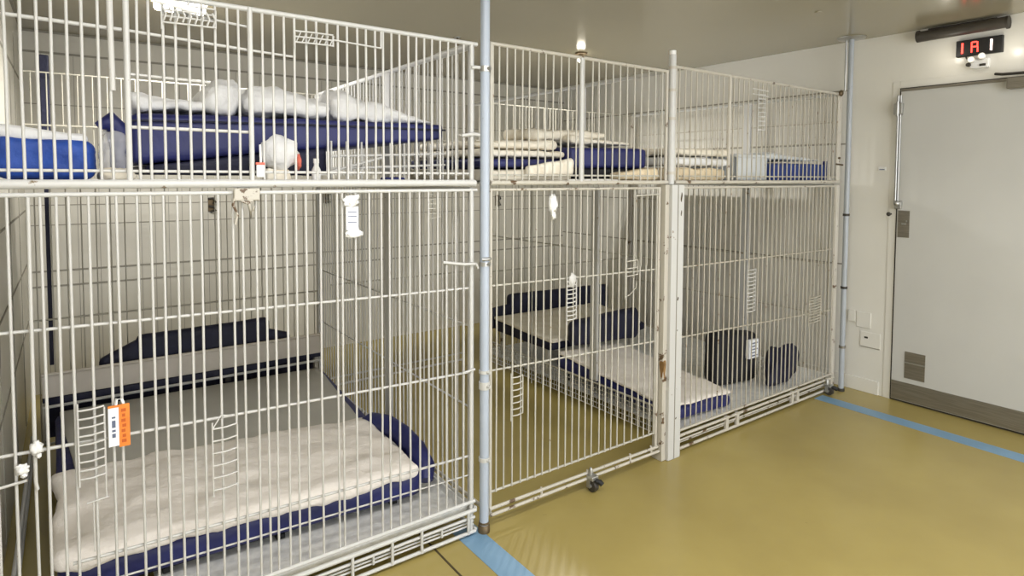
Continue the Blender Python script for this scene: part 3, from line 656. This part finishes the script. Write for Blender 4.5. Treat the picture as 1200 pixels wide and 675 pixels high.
soft_thing('blanket','cream rolled blanket on top of the upper middle navy mattress','blanket','cream',R(.60,1.0,.16,.42),1.588,[1.625,1.60,1.62,1.645],.03,amp=.012,seed=7)
soft_thing('pillow','lumpy cream pillow heaped highest in the upper middle cage','pillow','cream',R(.44,.90,.22,.5),[1.60,1.625,1.64,1.61],[1.65,1.655,1.66,1.665],.02,amp=.010,seed=8)
soft_thing('towel','beige towel tucked at the right front of the upper middle cage','towel','beige',R(.78,1.06,.018,.09),1.418,[1.45,1.478,1.478,1.45],.014,(20,8,6),amp=.005,seed=9)

# ------------------------------------------------------------------ upper right cage
soft_thing('towel','folded beige towel lowest in the upper right cage','towel','beige',R(1.23,1.66,.05,.5),UB,1.478,.02,amp=.006,seed=1)
soft_thing('blanket','white folded blanket on the beige towel in the upper right cage','blanket','white',R(1.22,1.72,.06,.55),1.491,1.535,.022,amp=.008,seed=2)
soft_thing('blanket','cream folded blanket topmost of the upper right cage pile','blanket','cream',R(1.23,1.74,.08,.55),1.549,1.585,.02,amp=.010,seed=3)
o = thing('storage_bin',(1.92,.3,UB),'milky plastic bin between the blankets and the blue box','bin')
bb = MB()
for a,b2 in (((1.76,.06,UB),(2.08,.40,UB+.008)),((1.76,.06,UB),(2.08,.068,1.545)),((1.76,.392,UB),(2.08,.40,1.545)),((1.76,.06,UB),(1.768,.40,1.545)),((2.072,.06,UB),(2.08,.40,1.545))): bb.box(a,b2,.002)
bb.build('tub', M['bin'], o)
MB().box((1.75,.05,1.545),(2.09,.41,1.562),.004).build('lid', M['bin'], o)
o = thing('fabric_box',(2.45,.3,UB),'royal blue fabric box near the right end of the upper tier','box')
MB().soft(R(2.13,2.76,.05,.45),UB,[1.515,1.52,1.53,1.52],.012,n=(40,20,8),amp=.004).build('body', M['blue2'], o)
MB().box((2.745,.045,UB+.002),(2.766,.075,1.54),.004).build('side_tab', M['navy'], o)
soft_thing('blanket','pale blanket lying over the blue fabric box','blanket','bin',R(2.12,2.74,.09,.45),[1.540]*4,[1.585,1.548,1.55,1.585],.02,amp=.008,seed=6)

# ------------------------------------------------------------------ lower right cage
o = thing('dog_bed',(1.48,.7,.108),'navy bed with white cover along the left side of the lower right cage','dog bed')
MB().soft([(1.235,.06),(1.73,.035),(1.82,1.05),(1.23,1.0)],[.125,.115,.16,.19],[.192,.182,.235,.27],r=.022,n=(24,30,6),amp=.004).build('mattress', M['navy'], o)
MB().soft([(1.232,.075),(1.74,.04),(1.81,1.0),(1.225,.98)],[.194,.184,.237,.272],[.214,.204,.262,.300],r=.012,n=(34,44,5),amp=.006,freq=8,edge=.012).build('fleece_cover', M['fleece'], o)
for x,y,h in ((1.26,.12,.125),(1.68,.1,.118),(1.27,.93,.18),(1.7,.95,.16)): MB().box((x-.014,y-.014,.1085),(x+.014,y+.014,h),.002).build('foot', M['dark'], o)
o = thing('raised_cot',(1.8,1.4,.108),'raised back bed with beige cover behind the navy cushion in the lower right cage','dog bed')
MB().soft([(1.235,1.06),(2.2,1.1),(2.3,1.72),(1.235,1.72)],.27,[.33,.33,.355,.365],r=.02,n=(26,16,5),amp=.005).build('mattress', M['navyd'], o)
MB().soft([(1.228,1.04),(2.15,1.1),(2.25,1.70),(1.228,1.72)],[.325,.325,.35,.36],[.352,.35,.375,.385],r=.012,n=(36,24,4),amp=.005,freq=7,edge=.01).build('cover', M['cream'], o)
for x,y in ((1.26,1.12),(2.1,1.16),(1.27,1.66),(2.15,1.66)): MB().box((x-.014,y-.014,.1085),(x+.014,y+.014,.272),.002).build('leg', M['rail2'], o)
o = MB().soft([(1.39,1.735),(2.45,1.735),(2.45,1.80),(1.39,1.80)],.28,[.525,.50,.50,.525],r=.028,n=(36,6,8),amp=.004)
o.soft([(1.225,1.74),(1.42,1.74),(1.42,1.79),(1.225,1.79)],.28,[.435,.45,.45,.435],r=.02,n=(10,5,6),amp=.003)
tag(o.build('bolster_pillow', M['navyd']), 'dark navy bolster along the back of the lower right cage', 'bolster')
o = tag(MB().soft([(1.30,.93),(1.92,.90),(1.97,1.0),(1.34,1.03)],[.315,.285,.29,.325],[.475,.50,.51,.475],r=.05,n=(30,10,12),amp=.008,seed=3).build('cushion', M['navyd']),
   'dark navy cushion leaning across the two beds of the lower right cage','cushion')
o = thing('pet_carrier_cushion',(1.95,.3,.108),'upright black cushion with a white label in the lower right cage','cushion')
MB().soft([(1.90,.26),(2.28,.20),(2.31,.32),(1.94,.40)],.116,[.455,.43,.43,.455],r=.05,n=(22,10,16),amp=.006,seed=2).build('body', M['black'], o)
lb = MB().box((2.15,.192,.275),(2.25,.222,.395),.003)
lb.build('paper_label', M['paper'], o)
pr = MB()
for i in range(5): pr.box((2.162,.1895,.29+i*.02),(2.235-(i%2)*.02,.1918,.297+i*.02))
pr.build('lettering', M['ink'], o)
soft_thing('blanket','crumpled dark navy blanket right of the black cushion','blanket','navyd',[(2.10,.045),(2.38,.04),(2.68,.15),(2.40,.24)],.130,[.19,.24,.31,.34],.06,(30,16,12),amp=.022,freq=9,seed=5)
bp = MB()
for i in range(7): bp.blob((2.56+.03*i,.30+.05*math.sin(i*2.1),.125+.012*math.sin(i*1.7)),(.045,.04,.03),.4,2.4,i)
tag(bp.build('crumpled_plastic', M['clear']), 'crumpled clear plastic sheet at the right end of the lower right cage', 'plastic sheet')

# dark brackets on the back wall
for x,z,lab in ((-.47,1.21,'small dark wall bracket behind the nearest lower cage'),(2.1,1.19,'small dark wall bracket behind the lower cage with bare floor'),(.39,1.255,'small dark wall bracket behind the cage divider')):
    o = thing('wall_bracket',(x,YB,z),lab,'bracket')
    MB().tube([(x-.02,YB-.012,z+.045),(x+.01,YB-.03,z+.05),(x+.025,YB-.03,z+.02),(x+.015,YB-.012,z+.01)],.008,8).build('upper_ring', M['gasket'], o)
    MB().tube([(x-.015,YB-.012,z-.01),(x+.01,YB-.03,z-.012),(x+.025,YB-.03,z-.04),(x-.005,YB-.012,z-.05)],.009,8).build('lower_ring', M['gasket'], o)
    MB().box((x-.02,YB-.012,z-.05),(x+.02,YB-.0005,z+.05),.002).build('back_plate', M['brass'], o)

# ------------------------------------------------------------------ light
def area(name, loc, sx, sy, e, col, rot=(0,0,0)):
    l = bpy.data.lights.new(name,'AREA'); l.shape='RECTANGLE'; l.size=sx; l.size_y=sy; l.energy=e; l.color=col
    o = bpy.data.objects.new(name,l); o.location=loc; o.rotation_euler=rot; COL.objects.link(o); return o
def point(name, loc, e, col, r=.03):
    l = bpy.data.lights.new(name,'POINT'); l.energy=e; l.color=col; l.shadow_soft_size=r
    o = bpy.data.objects.new(name,l); o.location=loc; COL.objects.link(o); return o
area('ceiling_strip_light', (-.75,-1.25,ZC-.02), 1.2, .25, 34, (1,.98,.95))
area('ceiling_strip_light', (1.2,-2.0,ZC-.02), 1.2, .30, 24, (1,.98,.95))
def spot(name, loc, e, col, ang=165, r=.04):
    l = bpy.data.lights.new(name,'SPOT'); l.energy=e; l.color=col; l.shadow_soft_size=r; l.spot_size=math.radians(ang); l.spot_blend=.6
    o = bpy.data.objects.new(name,l); o.location=loc; COL.objects.link(o); return o
spot('ceiling_bulb_light', (1.77,1.38,ZC-.08), 75, (1,.97,.92))
spot('ceiling_bulb_light', (-.72,1.45,ZC-.08), 85, (1,.98,.95))
for ly in (-.575,-.86): point('sign_halo_light', (XR-.12,ly,2.15), .34, (1,.93,.82), .02)  # points added off the sign's ends to make the halo on the wall
w = bpy.data.worlds.new('world'); bpy.context.scene.world = w; w.use_nodes = True
w.node_tree.nodes['Background'].inputs['Color'].default_value = (.95,.97,1,1)
w.node_tree.nodes['Background'].inputs['Strength'].default_value = 4.2  # added fill: strong world light enters the cages where the front wall is omitted

# ------------------------------------------------------------------ camera
cam = bpy.data.cameras.new('camera'); co = bpy.data.objects.new('camera', cam); COL.objects.link(co)
f_px, cy, yaw, pit, rol = 714.5, 241.23, math.radians(36.021), math.radians(2.77), math.radians(.254)
F = Vector((math.sin(yaw)*math.cos(pit), math.cos(yaw)*math.cos(pit), -math.sin(pit)))
Rv = Vector((math.cos(yaw), -math.sin(yaw), 0)); U = Rv.cross(F)
R2 = Rv*math.cos(rol) + U*math.sin(rol); U2 = U*math.cos(rol) - Rv*math.sin(rol)
mw = Matrix(((R2.x,U2.x,-F.x,-1.319),(R2.y,U2.y,-F.y,-2.008),(R2.z,U2.z,-F.z,1.43),(0,0,0,1)))
co.matrix_world = mw
cam.sensor_fit = 'HORIZONTAL'; cam.sensor_width = 36; cam.lens = f_px/1200*36
cam.shift_y = -(337.5-cy)/1200; cam.clip_start = .02
sc = bpy.context.scene; sc.camera = co
sc.view_settings.view_transform = 'Standard'; sc.view_settings.look = 'None'; sc.view_settings.gamma = 1
sc.view_settings.use_curve_mapping = False; sc.view_settings.exposure = 0.06
